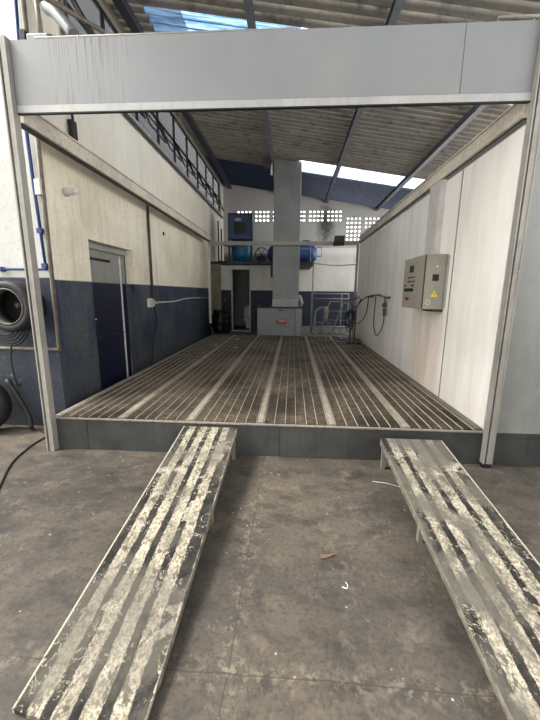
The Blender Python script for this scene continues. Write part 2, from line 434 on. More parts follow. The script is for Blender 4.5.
# roof
def corrugated(x0, x1, y0, y1, pitch=.177, amp=.034, n=8):
    bm = bmesh.new(); k = int(round((y1 - y0) / pitch * n)); A = []; Bv = []
    for i in range(k + 1):
        y = y0 + (y1 - y0) * i / k; dz = amp * math.cos(2 * PI * y / pitch)
        A.append(bm.verts.new((x0, y, roofz(x0) + dz))); Bv.append(bm.verts.new((x1, y, roofz(x1) + dz)))
    for i in range(k):
        f = bm.faces.new((A[i], A[i + 1], Bv[i + 1], Bv[i])); f.smooth = True
    ret = bmesh.ops.solidify(bm, geom=bm.faces[:], thickness=.008)
    return bm
bm = corrugated(-2.75, 5.0, -7.0, -2.2)
for a in ((-2.75, 5.0, -1.2, 2.42), (-2.75, -1.98, 2.42, 3.5), (-2.75, 5.0, 3.5, 7.37), (-2.75, .42, 7.37, 8.36)):
    b2 = corrugated(*a); me = bpy.data.meshes.new('tmp'); b2.to_mesh(me); b2.free(); bm.from_mesh(me); bpy.data.meshes.remove(me)
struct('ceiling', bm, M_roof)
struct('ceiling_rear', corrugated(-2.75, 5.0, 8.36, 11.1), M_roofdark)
struct('window_2', corrugated(.35, 5.0, 2.42, 3.5), M_sky)  # strip carried on unseen behind the fascia to brighten the booth
struct('window_5', corrugated(-2.0, .35, 2.42, 3.5), M_skyblue)
struct('window_3', corrugated(.40, 5.0, 7.37, 8.36), M_sky)
struct('added_skylight', corrugated(-2.75, 5.0, -2.2, -1.2), M_sky)  # unseen skylight added behind the camera for overhead light
# right-hand hall wall far beyond the booth, unseen, kept low to admit light
struct('wall_right', B((5.0, 5.2, -7, 11.1, 0, 1.6)), M_front)
struct('wall_rear_added', holed(1, -7.2, -7, (-9, 5.2), (0, 6.4), [(-2.6, 2.6, 0, 2.3)]), M_front)  # unseen wall added behind the camera; its small opening limits the front light
# eaves gutter over the windows
struct('trim_5', B((-2.26, -2.16, -2.5, 10.9, 5.68, 5.79), (-2.28, -2.14, -2.5, 10.9, 5.655, 5.68)), M_dark)

# outside cladding seen through the windows
tag(obj('slatted_cladding', B((-4.2, -4.1, .95, 20, 0, 12)), M_outside), 'grey slatted cladding outside the high side windows', 'cladding')

# ------------------------------------------------------------------ roof steel
for i, (x, w) in enumerate(((-.36, 'nearest the window wall'), (1.52, 'above the middle of the booth'), (3.46, 'farthest right above the white panel wall'))):
    z = roofz(x) - .03
    o = obj('roof_purlin', B((x - .05, x + .05, -5, 10.9, z - .02, z), (x - .008, x + .008, -5, 10.9, z - .11, z - .02), (x - .05, x + .05, -5, 10.9, z - .125, z - .11)), M_purlin)
    tag(o, 'dark steel roof purlin ' + w, 'roof beam', 'steel purlins under the corrugated roof')
# ------------------------------------------------------------------ high window band (left)
win = thing('window_1', 'long black steel window grid high on the side wall', 'window', (XW, 6, 4.62)); win['kind'] = 'structure'
bays = 9; L0, L1 = 1.38, 10.55
bw = (L1 - L0) / bays
bm = NB()
for z in (4.64, 5.2, 5.73): box(bm, XW - .1, XW - .06, L0, L1, z - .02, z + .02)
for i in range(bays + 1):
    y = L0 + bw * i; hw = .03
    box(bm, XW - .1, XW - .06, y - hw, y + hw, 4.64, 5.73)
obj('window_frame', bm, M_blackm, win)
M_pane = None
t = NT('dusty_glass')
tr_ = t.n('ShaderNodeBsdfTransparent'); tr_.inputs[0].default_value = (.72, .72, .72, 1)
gl_ = t.n('ShaderNodeBsdfPrincipled'); gl_.inputs['Base Color'].default_value = (.25, .27, .3, 1); gl_.inputs['Roughness'].default_value = .25
mx = t.n('ShaderNodeMixShader'); mx.inputs[0].default_value = .3
t.link(tr_.outputs[0], mx.inputs[1]); t.link(gl_.outputs[0], mx.inputs[2]); t.link(mx.outputs[0], t.out.inputs[0])
M_pane = t.m
for i in range(bays):
    y = L0 + bw * i
    obj('pane', B((XW - .084, XW - .078, y + .03, y + bw - .03, 4.66, 5.71)), M_pane, win)
# outward/inward hopper sashes leaning into the hall
for i in range(bays):
    if i in (0,): continue
    y = L0 + bw * i
    bm = NB()
    for yy in (y + .1, y + bw - .1):
        tube(bm, [(XW - .06, yy, 5.18), (XW + .12, yy, 4.72)], .018, 5)
    for f in (0, .5, 1):
        xx = XW - .06 + .18 * f; zz = 5.18 - .46 * f
        tube(bm, [(xx, y + .1, zz), (xx, y + bw - .1, zz)], .015, 5)
    obj('hopper_sash', bm, M_blackm, win)
obj('window_sill', B((XW - .02, XW + .03, L0 - .05, L1 + .05, 4.57, 4.62)), M_framelight, win)
o = obj('sill_conduit', T(.028, [(XW + .06, 1.0, 4.50), (XW + .06, 10.5, 4.50)]), M_dcond)
tag(o, 'dark conduit running under the high window band', 'conduit')

# ------------------------------------------------------------------ doorway in the side wall
DX = XW - .15
d = thing('door_1', 'grey and navy double door set back in the side wall', 'door', (DX, 2.0, 0)); d['kind'] = 'structure'
obj('door_leaf', B((DX - .04, DX, 1.4, 2.62, 0, 2.30)), M_door, d)
obj('gap_light_strip', B((DX, DX + .012, 2.50, 2.535, 0.05, 2.27)), dirty_metal('chipped_gap_light', (226, 228, 230), (30, 36, 60), .9, .4, False, thr=.5), d)  # chipped white strip standing in for the line of light at the door gap
obj('jamb_board', B((DX - .04, DX - .012, 2.62, 2.72, 0, 2.3)), M_door, d)
obj('mid_rail', B((DX, DX + .012, 1.42, 2.6, .98, 1.0)), M_dark, d)
obj('lintel', B((DX - .1, DX + .04, 1.4, 2.72, 2.30, 2.385)), M_framelight, d)
obj('door_plate', B((DX, DX + .006, 1.62, 2.2, 2.14, 2.18)), M_screen, d, label='thin dark name strip on the door')
obj('door_handle', T(.012, [(DX, 1.5, 1.28), (DX + .05, 1.5, 1.28), (DX + .05, 1.6, 1.28)]), M_lcond, d)
# toilet door frame
d = thing('door_2', 'narrow white framed toilet doorway', 'door', (-1.47, 8.58, HP)); d['kind'] = 'structure'
obj('door_frame', B((-1.80, -1.765, 8.57, 8.76, HP, 2.49), (-1.17, -1.135, 8.57, 8.76, HP, 2.49), (-1.765, -1.17, 8.57, 8.76, 2.455, 2.49)), M_framelight, d)
obj('threshold', B((-1.80, -1.135, 8.5, 8.74, HP, HP + .03)), M_framelight, d)

# ------------------------------------------------------------------ wash platform
W2 = 2.25
pl = thing('wash_platform', 'raised steel wash platform with grey skirt and strip dividers', 'platform', (0, 3.7, 0))
obj('front_skirt', B((-W2, 3.9, 0, .02, 0.004, HP - .014)), M_skirt, pl)
obj('front_lip', B((-W2, W2, -.008, .02, HP - .014, HP)), M_curb, pl)
obj('front_lip', B((W2, 3.9, -.012, .05, HP - .045, HP - .005)), M_skirt, pl)
obj('skirt_weld', B((-1.88, -1.865, -.004, 0, .01, HP - .03)), M_cabdark, pl); obj('skirt_weld', B((.2, .207, -.004, 0, .01, HP - .03)), M_cabdark, pl)
obj('side_edge', B((-W2, -W2 + .05, .05, 7.4, HP - .05, HP + .004), (-W2, -W2 + .01, .05, 7.4, 0, HP - .05)), M_curb, pl)
obj('side_edge', B((W2 - .06, W2, .05, 7.4, HP - .05, HP + .015)), M_kerb, pl)
obj('rear_slab', B((-2.2, 3.9, 7.4, 10.86, .02, HP)), M_slab, pl)
obj('pit_bottom', B((-W2 + .01, W2, .05, 7.4, .01, .20)), M_pit, pl)
for i in range(1, 6):
    x = -W2 + i * .75
    obj('divider', B((x - .029, x + .029, .05, 7.4, HP - .06, HP + .006)), M_divider, pl)
names = ['leftmost, along the side wall', 'second from the left', 'third from the left, left of the middle divider', 'fourth from the left, right of the middle divider', 'fifth from the left', 'rightmost, along the white panel wall']
for i in range(6):
    xa = -W2 + i * .75 + (.052 if i == 0 else .035); xb = -W2 + (i + 1) * .75 - (.072 if i == 5 else .035)
    g = thing('floor_grating', 'rusty steel floor grating strip, ' + names[i], 'grating', ((xa + xb) / 2, 3.7, HP - .06), 'floor gratings of the wash platform')
    n = 6; bm = NB(); bm2 = NB()
    nn = n
    for k in range(nn + 1):
        x = xa + .006 + (xb - xa - .012) * k / nn
        if True: box(bm2, x - .0022, x + .0022, .052, 7.398, HP - .035, HP + .002)
        else: box(bm, x - .002, x + .002, .052, 7.398, HP - .035, HP - .006)
    obj('bearing_bars', bm2, M_gratebar, g)
    y = .07
    while y < 7.39:
        box(bm, xa, xb, y - .0035, y + .0035, HP - .02, HP - .003); y += .034
    obj('mesh_bars', bm, M_grate, g)
for x, y, s, l in ((-1.62, 5.2, .05, 'small white scrap lying on the second grating far from the front'), (-1.25, 6.4, .06, 'white scrap lying on the grating in front of the toilet door'), (-1.5, 3.6, .04, 'tiny white scrap on the grating nearest the side door'), (-1.05, 4.9, .04, 'tiny pale scrap beside the second divider')):
    bm = NB(); vs = [bm.verts.new((x + s * math.cos(a) * (1 + .3 * math.sin(3 * a)), y + 1.3 * s * math.sin(a), HP + .005 + .004 * math.cos(2 * a))) for a in [k * PI / 4 for k in range(8)]]
    f = bm.faces.new(vs); r = bmesh.ops.extrude_face_region(bm, geom=[f]); bmesh.ops.translate(bm, verts=[v for v in r['geom'] if isinstance(v, bmesh.types.BMVert)], vec=(0, 0, .004))
    tag(obj('paper_scrap', bm, M_paper), l, 'litter', 'scraps on the gratings')

# ------------------------------------------------------------------ booth frame
fr = thing('booth_frame', 'grey steel portal frame with deep fascia over the platform', 'steel frame', (0, 0, 0))
def channel(bm, x0, x1, y0, y1, z0, z1, t=.008):
    """open channel post, flutes facing front"""
    box(bm, x0, x1, y0 + .03, y1, z0, z1)
    box(bm, x0, x0 + .012, y0, y0 + .03, z0, z1); box(bm, x1 - .012, x1, y0, y0 + .03, z0, z1)
    box(bm, x0 + .03, x1 - .012, y0 + .006, y0 + .03, z0, z1)
bm = NB(); channel(bm, -2.285, -2.205, -.08, -.002, 0, 3.84); obj('post', bm, M_frame, fr)
bm = NB(); channel(bm, 2.232, 2.318, -.08, -.013, .045, 3.84); obj('post', bm, M_frame, fr)
obj('post_foot', B((2.235, 2.315, -.075, -.015, 0, .045)), M_black, fr, label='black foot of the right post')
fz0, fz1 = 3.325, 3.83
obj('fascia_panel', B((-2.2, 1.655, -.03, .0, fz0, fz1)), M_fascia, fr)
obj('fascia_panel', B((1.66, 2.228, -.03, .0, fz0, fz1)), M_fascia, fr)
obj('fascia_trim', B((-2.2, 2.228, -.035, -.004, 3.262, fz0 - .004)), M_framelight, fr, label='paler strip along the bottom of the fascia')
obj('fascia_edge', B((-2.2, 2.228, -.035, -.004, 3.252, 3.262)), M_black, fr)
for sx, z in ((-1, 3.225), (1, 3.175)):
    x = 2.25 * sx
    bm = NB()
    box(bm, *sorted((x, x + .09 * sx)), .06, 7.5, z, z + .18)
    box(bm, *sorted((x, x - .035 * sx)), .06, 7.5, z + .0, z + .055)
    box(bm, *sorted((x, x - .02 * sx)), .06, 7.5, z + .165, z + .18)
    obj('side_rail', bm, M_rail, fr)
    obj('rail_shadow_strip', B((*sorted((x + .0, x + .06 * sx)), .06, 7.5, z - .014, z)), M_black, fr)  # solid black strip painting in the shadow below the rail
obj('rear_crossbeam', B((-2.25, 2.25, 7.4, 7.46, 3.10, 3.21)), M_frame, fr)
bm = NB(); box(bm, -2.32, -2.25, 7.42, 7.48, .72, 3.14); obj('rear_post', bm, M_lcond, fr)
obj('rear_post', B((2.19, 2.25, 7.42, 7.48, HP, 3.15)), M_frame, fr)
for a, b in (((1.9, -.01, 3.87), (2.22, -.01, 3.875)), ((-2.0, .02, 3.87), (.3, .02, 3.865))):
    obj('top_wire', T(.009, [a, b]), M_frame, fr)
for x in (1.92, 2.2, .26, -1.6): obj('wire_stud', T(.012, [(x, .02, 3.825), (x, .02, 3.875)]), M_frame, fr)
# hanging loop on the right post
tag(obj('hanging_strap', T(.006, [(2.29, -.088, 2.17), (2.265, -.1, 2.05), (2.262, -.1, 1.93), (2.285, -.1, 1.89), (2.31, -.095, 1.93)], seg=6, smooth=4), M_frame), 'thin strap hooked on the right post', 'strap')

# white panel wall on the right and the grey outer sheet
pw = thing('panel_wall', 'tall white panel wall along the right side of the platform', 'panel wall', (2.3, 3.7, HP)); 
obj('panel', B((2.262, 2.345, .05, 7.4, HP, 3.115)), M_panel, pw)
bm = NB(); box(bm, 2.185, 2.262, 1.56, 1.9, 2.2, 3.14); obj('pilaster', bm, M_pil, pw)
obj('joint_strip', B((2.254, 2.262, 1.11, 1.125, HP, 3.115)), M_curb, pw)
tag(obj('outer_panel', B((2.345, 3.9, -.02, .02, HP, 4.2)), M_outer), 'plain grey sheet panel right of the frame post', 'panel')

# ------------------------------------------------------------------ ramps
def ramp(x0, x1, ytop, ztop, ybot, mat, label, skew=0):
    r = thing('ramp', label, 'ramp', ((x0 + x1) / 2, (ytop + ybot) / 2, 0), 'loading ramps at the front of the platform')
    th = .022; zb = .03
    bm = NB()
    hexa(bm, [(x0, ybot, zb - th), (x0, ybot, zb), (x0, ytop, ztop - th), (x0, ytop, ztop), (x1, ybot - skew, zb - th), (x1, ybot - skew, zb), (x1, ytop, ztop - th), (x1, ytop, ztop)])
    obj('deck', bm, mat, r)
    sl = (ztop - zb) / (ytop - ybot)
    for s, x in ((0, x0), (1, x1 - .012)):
        bm = NB()
        y1 = ybot + .12; z1 = zb + .12 * sl
        hexa(bm, [(x, y1, max(z1 - th - .03, .004)), (x, y1, z1 - th), (x, ytop, ztop - th - .05), (x, ytop, ztop - th), (x + .012, y1, max(z1 - th - .03, .004)), (x + .012, y1, z1 - th), (x + .012, ytop, ztop - th - .05), (x + .012, ytop, ztop - th)])
        obj('side_flange', bm, M_rampside, r)
    for yl in (ytop - .045, ytop - 1.05):
        zt = zb + (yl - ybot) * sl - th
        for xx in (x0 + .012, x1 - .052):
            obj('leg', B((xx, xx + .035, yl - .02, yl + .02, 0, zt - .002)), M_leg, r)
    return r
ramp(-.785, -.225, -.045, .325, -2.315, M_ramp1, 'left steel ramp with bold cream and dark worn stripes', .1)
ramp(1.205, 1.79, -.12, .30, -2.6, M_ramp2, 'right steel ramp with greyer scuffed stripes, cut by the photo corner')

# ------------------------------------------------------------------ control cabinet
cb = thing('control_cabinet', 'grey electrical control cabinet hung on the white panel wall', 'control cabinet', (2.13, 1.7, 1.5))
cx, cy0, cy1, cz0, cz1 = 1.975, 1.25, 2.07, 1.50, 2.19
obj('body', B((cx + .012, 2.262, cy0 + .012, cy1, cz0, cz1)), M_cab, cb, .006)
fd = obj('front_door', B((cx, cx + .012, cy0 + .02, cy1 - .005, cz0 + .01, cz1 - .005)), M_cab, cb, .003)
sd = obj('side_door', B((cx + .015, 2.235, cy0, cy0 + .012, cz0 + .005, cz1 - .005)), M_cab, cb, .003)
obj('gasket', B((cx + .002, cx + .014, cy0 + .001, cy0 + .019, cz0 + .01, cz1 - .01)), M_cabdark, cb)
obj('mounting_flange', B((2.24, 2.262, cy0 - .03, cy0 + .012, cz0 + .03, cz1 - .02)), M_framelight, cb)
H = cz1 - cz0
bez = obj('display', B((cx - .006, cx, 1.66, 1.80, cz1 - .20, cz1 - .11)), M_screen, fd)
obj('screen', B((cx - .009, cx - .006, 1.68, 1.78, cz1 - .185, cz1 - .125)), M_green, bez)
def knob(bm, y, z, r=.013, l=.018): lathe(bm, [(r, 0), (r, l * .6), (r * .7, l)], TM((cx, y, z), '-x'), 10)
for r_ in range(2):
    for k in range(3):
        bm = NB(); knob(bm, 1.60 + k * .1, cz1 - .27 - r_ * .055)
        obj('push_button', bm, M_red if (k == 0 and r_ == 0) else M_cabdark, fd)
for k in range(3):
    bm = NB(); knob(bm, 1.63 + k * .11, cz1 - .44, .02, .03); box(bm, cx - .045, cx - .02, 1.622 + k * .11, 1.638 + k * .11, cz1 - .462, cz1 - .418)
    obj('selector_switch', bm, M_black, fd)
obj('key_switch', B((cx - .02, cx, 1.62, 1.66, cz1 - .39, cz1 - .37)), M_cabdark, fd)
obj('key_switch', B((cx - .02, cx, 1.93, 1.95, cz1 - .39, cz1 - .37)), M_cabdark, fd)
pb = obj('rating_label', B((cx - .002, cx, 1.76, 1.93, cz0 + .10, cz0 + .15)), M_red, fd)
obj('label_text_band', B((cx - .003, cx - .002, 1.78, 1.91, cz0 + .115, cz0 + .135)), M_cabdark, pb)
ys = cy0
bm = NB(); lathe(bm, [(.012, 0), (.012, .008), (.006, .012)], TM((2.125, ys, cz1 - .15), '-y'), 10); obj('indicator', bm, M_whitep, sd)
p_ = obj('display', B((2.08, 2.155, ys - .006, ys, cz1 - .33, cz1 - .25)), M_screen, sd)
bm = NB(); lathe(bm, [(.009, 0), (.009, .01), (.004, .012)], TM((2.085, ys, cz1 - .40), '-y'), 8); obj('door_lock', bm, M_framelight, sd)
bm = NB(); vs = [bm.verts.new(v) for v in ((2.075, ys - .001, cz0 + .16), (2.165, ys - .001, cz0 + .16), (2.12, ys - .001, cz0 + .24))]
vs2 = [bm.verts.new((v.co.x, ys - .004, v.co.z)) for v in vs]
bm.faces.new(vs); bm.faces.new(vs2)
for i in range(3): bm.faces.new((vs[i], vs[(i + 1) % 3], vs2[(i + 1) % 3], vs2[i]))
ws = obj('warning_sign', bm, M_yellow, sd)
bm = NB(); z0_ = cz0 + .17
pts = [(2.128, z0_ + .05), (2.112, z0_ + .024), (2.122, z0_ + .026), (2.114, z0_ + .004), (2.13, z0_ + .03), (2.12, z0_ + .029)]
a = [bm.verts.new((x, ys - .0042, z)) for x, z in pts]; b = [bm.verts.new((x, ys - .006, z)) for x, z in pts]
bm.faces.new(a); bm.faces.new(b)
for i in range(6): bm.faces.new((a[i], a[(i + 1) % 6], b[(i + 1) % 6], b[i]))
obj('lightning_mark', bm, M_screen, ws)
bm = NB(); lathe(bm, [(.024, 0), (.03, 0), (.03, .002), (.024, .002)], TM((2.05, ys, cz0 + .09), '-y'), 20, close=True); obj('round_sticker', bm, M_whitep, sd)
obj('underside_slab', B((2.12, 2.262, 1.28, 1.6, cz0 - .03, cz0 - .002)), M_cabdark, cb)  # thin dark slab under the near end of the cabinet

# ------------------------------------------------------------------ hose bracket and air gun on the panel wall
hb = thing('hose_bracket', 'steel hose arm with air regulator on the white panel wall', 'hose arm', (2.2, 4, 1.2))
obj('arm', T(.016, [(2.2, 3.75, 1.62), (2.18, 4.5, 1.66), (2.12, 5.2, 1.62), (2.05, 5.8, 1.45), (2.0, 6.1, 1.2)], smooth=4), M_dcond, hb)
for a in ((2.19, 2.262, 3.73, 3.77, 1.6, 1.64), (2.19, 2.262, 4.5, 4.54, 1.64, 1.68), (2.12, 2.262, 5.2, 5.24, 1.60, 1.64)): obj('wall_plate', B(a), M_dcond, hb)
bm = NB(); tube(bm, [(2.2, 3.9, 1.62), (2.2, 3.9, 1.5)], .014, 8)
lathe(bm, [(.03, 0), (.045, .03), (.045, .08), (.03, .1)], TM((2.2, 3.9, 1.42), 'z'), 12); lathe(bm, [(.02, 0), (.032, .02), (.036, .15), (.03, .17)], TM((2.2, 3.88, 1.24), 'z'), 12)
obj('regulator', bm, M_dcond, hb)
bm = NB(); lathe(bm, [(.035, 0), (.035, .03)], TM((2.18, 3.88, 1.46), '-x'), 12); obj('gauge', bm, M_dcond, hb)
obj('hose', T(.011, [(2.2, 3.88, 1.24), (2.2, 3.9, 1.1), (2.2, 4.1, .9), (2.2, 4.4, .78), (2.2, 4.6, .86), (2.2, 4.75, 1.1), (2.2, 4.7, 1.66)], seg=6, smooth=6), M_black, hb)
obj('hose', T(.011, [(2.15, 5.2, 1.62), (2.14, 5.35, 1.2), (2.12, 5.9, .95), (2.05, 6.4, .9), (2.0, 6.6, 1.3)], seg=6, smooth=6), M_black, hb)

# ------------------------------------------------------------------ racks at the back right
def gate(name, pts, rungs, r, label, group):
    g = thing(name, label, 'rack', (sum(p[0] for p in pts) / len(pts), sum(p[1] for p in pts) / len(pts), HP), group)
    obj('frame', T(r, list(pts) + [pts[0]], seg=8), M_gate, g)
    for a, b in rungs: obj('rung', T(r * .8, [a, b], seg=8), M_gate, g)
    return g
yb = 8.05
g = gate('tall_rack', [(.93, yb, HP + .03), (.93, yb, 1.68), (2.12, yb, 1.68), (2.12, yb, HP + .03)], [((.93, yb, .62), (2.12, yb, .62)), ((.93, yb, 1.52), (2.12, yb, 1.52)), ((1.9, yb, .38), (1.9, yb, 1.68))], .022,
     'tall rectangular pale tube rack standing against the navy back wall', None)
g2 = thing('folding_rack', 'leaning pale tube rack standing in front of the tall rack', 'rack', (1.5, 6.4, HP))
P = lambda x, y, z: (x, y, z)
yq = 6.5
obj('side_frame', T(.02, [(1.1, yq, .52), (1.38, yq + .1, 1.46), (2.0, yq + .1, 1.46)], [(1.42, yq - .1, .52), (1.75, yq, 1.44)], [(1.7, yq, 1.42), (1.98, yq, 1.42)]), M_gate, g2)
obj('base', T(.02, [(1.25, yq - .5, HP + .03), (1.28, yq - .1, .62), (1.9, yq - .1, .52), (1.9, yq - .55, HP + .03), (1.25, yq - .5, .44)], [(1.28, yq - .1, .62), (1.85, yq - .5, .42)]), M_gate, g2)
obj('upright', T(.018, [(1.9, yq - .55, HP + .02), (1.92, yq - .1, 1.4)]), M_gate, g2)
for z, a, b in ((.75, 1.17, 1.9), (.95, 1.23, 1.9), (1.2, 1.31, 1.92)): obj('rung', T(.013, [(a, yq + .02, z), (b, yq - .1, z)]), M_gate, g2)
g3 = thing('hooped_stand', 'hooped metal stand with grey rags inside the tall rack', 'stand', (1.2, 7.4, HP))
obj('hoop', T(.03, [(1.02, 7.4, HP + .03), (1.02, 7.4, 1.05), (1.12, 7.4, 1.22), (1.35, 7.4, 1.25), (1.42, 7.4, 1.12)], seg=8, smooth=4), M_gate, g3)
obj('lower_bar', T(.015, [(1.02, 7.4, .55), (1.5, 7.4, .55), (1.5, 7.4, HP)], [(1.02, 7.4, .8), (1.5, 7.4, .78)]), M_gate, g3)
bm = NB(); tube(bm, [(1.34, 7.36, 1.3), (1.35, 7.35, 1.1), (1.33, 7.35, .95), (1.38, 7.36, .8)], .05, 8, 0, [.05, .075, .07, .03]); tag(obj('rag', bm, M_rag), 'pale grey rag hung over the hooped stand', 'rag')
g4 = thing('hose_trolley', 'dark trolley of tangled hoses by the white panel wall corner', 'trolley', (1.95, 6.0, HP))
bm = NB()
for k in range(4):
    cxk, rk = 1.86 + .03 * k, .2 - .02 * k
    tube(bm, [(cxk + rk * .55 * math.cos(a), 6.1 + .05 * k + .1 * math.sin(a), .95 + .05 * k + rk * 1.4 * math.sin(a)) for a in [i * PI / 8 for i in range(17)]], .014, 6)
obj('hose_coil', bm, M_black, g4)
obj('handle', T(.018, [(1.86, 5.9, HP), (1.88, 6.0, 1.0), (1.7, 6.05, 1.15), (2.05, 6.1, 1.35), (2.15, 6.1, 1.55)], [(2.0, 6.0, HP), (2.02, 6.0, 1.3), (1.8, 6.0, 1.52), (2.1, 6.1, 1.6)]), M_dcond, g4)
obj('deck', B((1.8, 2.15, 5.75, 6.3, HP + .07, HP + .12)), M_dcond, g4)
for xx, yy in ((1.83, 5.8), (2.1, 5.8), (1.83, 6.25), (2.1, 6.25)):
    bm = NB(); lathe(bm, [(.035, -.012), (.035, .012)], TM((xx, yy, HP + .037), 'x'), 12); obj('wheel', bm, M_black, g4)

# ------------------------------------------------------------------ extractor fan box and duct
fb = thing('extractor_box', 'low grey extractor fan casing with red oval badge', 'fan casing', (-.1, 7.9, HP))
obj('casing', B((-.79, .40, 7.45, 8.3, HP, 1.22)), M_fan, fb, .01)
obj('side_unit', B((.405, .62, 7.48, 8.3, HP, 1.23)), M_duct, fb, .01)
obj('lid', B((-.82, .64, 7.42, 8.3, 1.232, 1.262)), M_dark, fb)
obj('handle', B((-.12, .02, 7.43, 7.45, 1.14, 1.17)), M_cabdark, fb)
bm = NB(); M4 = TM((-.02, 7.45, .80), '-y') @ Matrix.Diagonal((1, .42, 1, 1))
lathe(bm, [(.0, 0), (.17, 0), (.17, .004), (.0, .004)], M4, 28); lg = obj('badge', bm, M_red, fb, label='red oval badge')
bm = NB(); M4 = TM((-.02, 7.444, .80), '-y') @ Matrix.Diagonal((1, .36, 1, 1))
lathe(bm, [(.0, 0), (.135, 0), (.135, .003), (.0, .003)], M4, 28); ov = obj('badge_field', bm, simple('pale_pink_enamel', (206, 170, 164), .5, vary=.1), lg)
obj('badge_stroke', B((-.13, .09, 7.436, 7.441, .785, .812)), M_red, ov)
dc = thing('exhaust_duct', 'tall square galvanised exhaust duct rising to the roof', 'duct', (.08, 7.9, 1.25))
obj('shaft', B((-.31, .475, 7.5, 8.2, 1.50, 5.52)), M_duct, dc)
bm = NB(); hexa(bm, [(-.33, 7.46, 1.265), (-.31, 7.5, 1.5), (-.33, 8.22, 1.265), (-.31, 8.2, 1.5), (.51, 7.46, 1.265), (.475, 7.5, 1.5), (.51, 8.22, 1.265), (.475, 8.2, 1.5)])
obj('base_collar', bm, M_framelight, dc, label='pale flared collar at the foot of the duct')
for z in (2.6, 4.0): obj('seam_flange', B((-.325, .49, 7.485, 8.215, z, z + .02)), M_duct, dc)
obj('corner_strip', B((.475, .50, 7.48, 7.52, 1.3, 5.4)), M_framelight, dc)
tag(obj('elbow_pipe', T(.05, [(.52, 7.5, 1.62), (.6, 7.5, 1.4), (.57, 7.5, 1.28)], seg=8), M_framelight), 'pale elbow pipe at the right foot of the exhaust duct', 'pipe')
tag(obj('ceiling_junction_box', B((-.62, -.38, 7.3, 7.7, 5.32, 5.46)), M_dark), 'grey junction box under the roof left of the duct top', 'box')
tag(obj('duct_conduit', T(.03, [(-.38, 7.42, 5.35), (-.38, 7.42, 5.05)], seg=8), M_lcond), 'short pale tube at the upper left of the exhaust duct', 'pipe')

# ------------------------------------------------------------------ mezzanine machines
ZM = 2.72
m1 = thing('compressor_cabinet', 'upright blue compressor cabinet on the mezzanine left of the duct', 'compressor', (-1.5, 8.9, ZM))
obj('cabinet', B((-1.86, -1.12, 8.65, 9.3, 3.45, 4.24)), M_bluebox, m1, .015)
obj('grille', B((-1.7, -1.3, 8.63, 8.65, 3.62, 3.98)), M_screen, m1)
obj('frame', B((-1.9, -1.84, 8.62, 8.67, ZM, 4.26), (-1.14, -1.08, 8.62, 8.67, ZM, 4.26), (-1.9, -1.08, 8.62, 8.67, 4.22, 4.28)), M_dark, m1)
obj('nameplate', B((-1.66, -1.46, 8.63, 8.65, 4.04, 4.12)), M_framelight, m1)
bm = NB(); lathe(bm, [(.05, 0), (.3, .06), (.37, .25), (.37, .6), (.33, .68), (.05, .72)], TM((-1.48, 8.98, ZM), 'z'), 24); obj('tank', bm, M_teal, m1)
m2 = thing('air_tank', 'horizontal royal blue air tank on the mezzanine behind the duct', 'air tank', (.3, 9.0, ZM))
bm = NB(); lathe(bm, [(.03, 0), (.18, .04), (.27, .14), (.29, .26), (.29, 1.5), (.27, 1.62), (.18, 1.70), (.03, 1.73)], TM((-.6, 9.05, 3.02), 'x'), 24); obj('vessel', bm, M_bluetank, m2)
obj('saddle', B((-.3, -.24, 8.85, 9.25, ZM, 2.80)), M_dark, m2); obj('saddle', B((.8, .86, 8.85, 9.25, ZM, 2.80)), M_dark, m2)
obj('strap', B((.88, .9, 8.74, 8.755, 2.74, 3.3)), M_framelight, m2)
bm = NB(); tube(bm, [(.74, 9.05, 3.3), (.74, 9.05, 3.45)], .09, 10); tube(bm, [(.62, 9.05, 3.42), (.86, 9.05, 3.42)], .06, 8); obj('pump_head', bm, M_dark, m2)
obj('outlet_pipe', T(.018, [(1.12, 9.05, 3.25), (1.27, 9.05, 3.25), (1.27, 9.05, 2.95), (1.12, 9.05, 2.95)]), M_bluetank, m2)
m3 = thing('belt_pump', 'dark belt driven pump between the blue cabinet and the duct', 'pump', (-.8, 8.9, ZM))
bm = NB(); lathe(bm, [(.2, -.02), (.23, -.02), (.23, .02), (.2, .02)], TM((-.78, 8.8, 2.98), '-y'), 24, close=True)
for k in range(3):
    a = k * PI / 3; tube(bm, [(-.78 + .2 * math.cos(a), 8.8, 2.98 + .2 * math.sin(a)), (-.78 - .2 * math.cos(a), 8.8, 2.98 - .2 * math.sin(a))], .012, 6)
obj('flywheel', bm, M_black, m3)
obj('motor', T(.11, [(-.95, 8.95, 2.85), (-.66, 8.95, 2.85)], seg=12), M_dark, m3); obj('base', B((-1.02, -.5, 8.75, 9.15, ZM, 2.75)), M_dark, m3)
rl = thing('mezzanine_railing', 'black steel railing at the left end of the mezzanine', 'railing', (-2.2, 8.3, ZM))
obj('post', B((-2.12, -2.08, 8.46, 8.5, 2.62, 3.75)), M_black, rl)
obj('post', B((-2.22, -2.18, 8.46, 8.5, 2.3, 4.0)), M_black, rl)
obj('rail', T(.02, [(-2.2, 8.46, 3.28), (-1.6, 8.46, 3.14)]), M_black, rl); obj('rail', T(.02, [(-2.2, 8.46, 2.72), (-1.9, 8.46, 2.68)]), M_black, rl)
tag(obj('slab_bracket', B((-.44, -.37, 8.42, 8.5, 2.2, 2.66)), M_dark), 'dark steel bracket under the mezzanine edge by the duct', 'bracket')
tag(obj('drain_pipe', T(.02, [(.98, 8.45, 2.72), (.98, 8.45, HP)]), M_cond), 'thin pipe dropping from the mezzanine right of the duct', 'pipe')
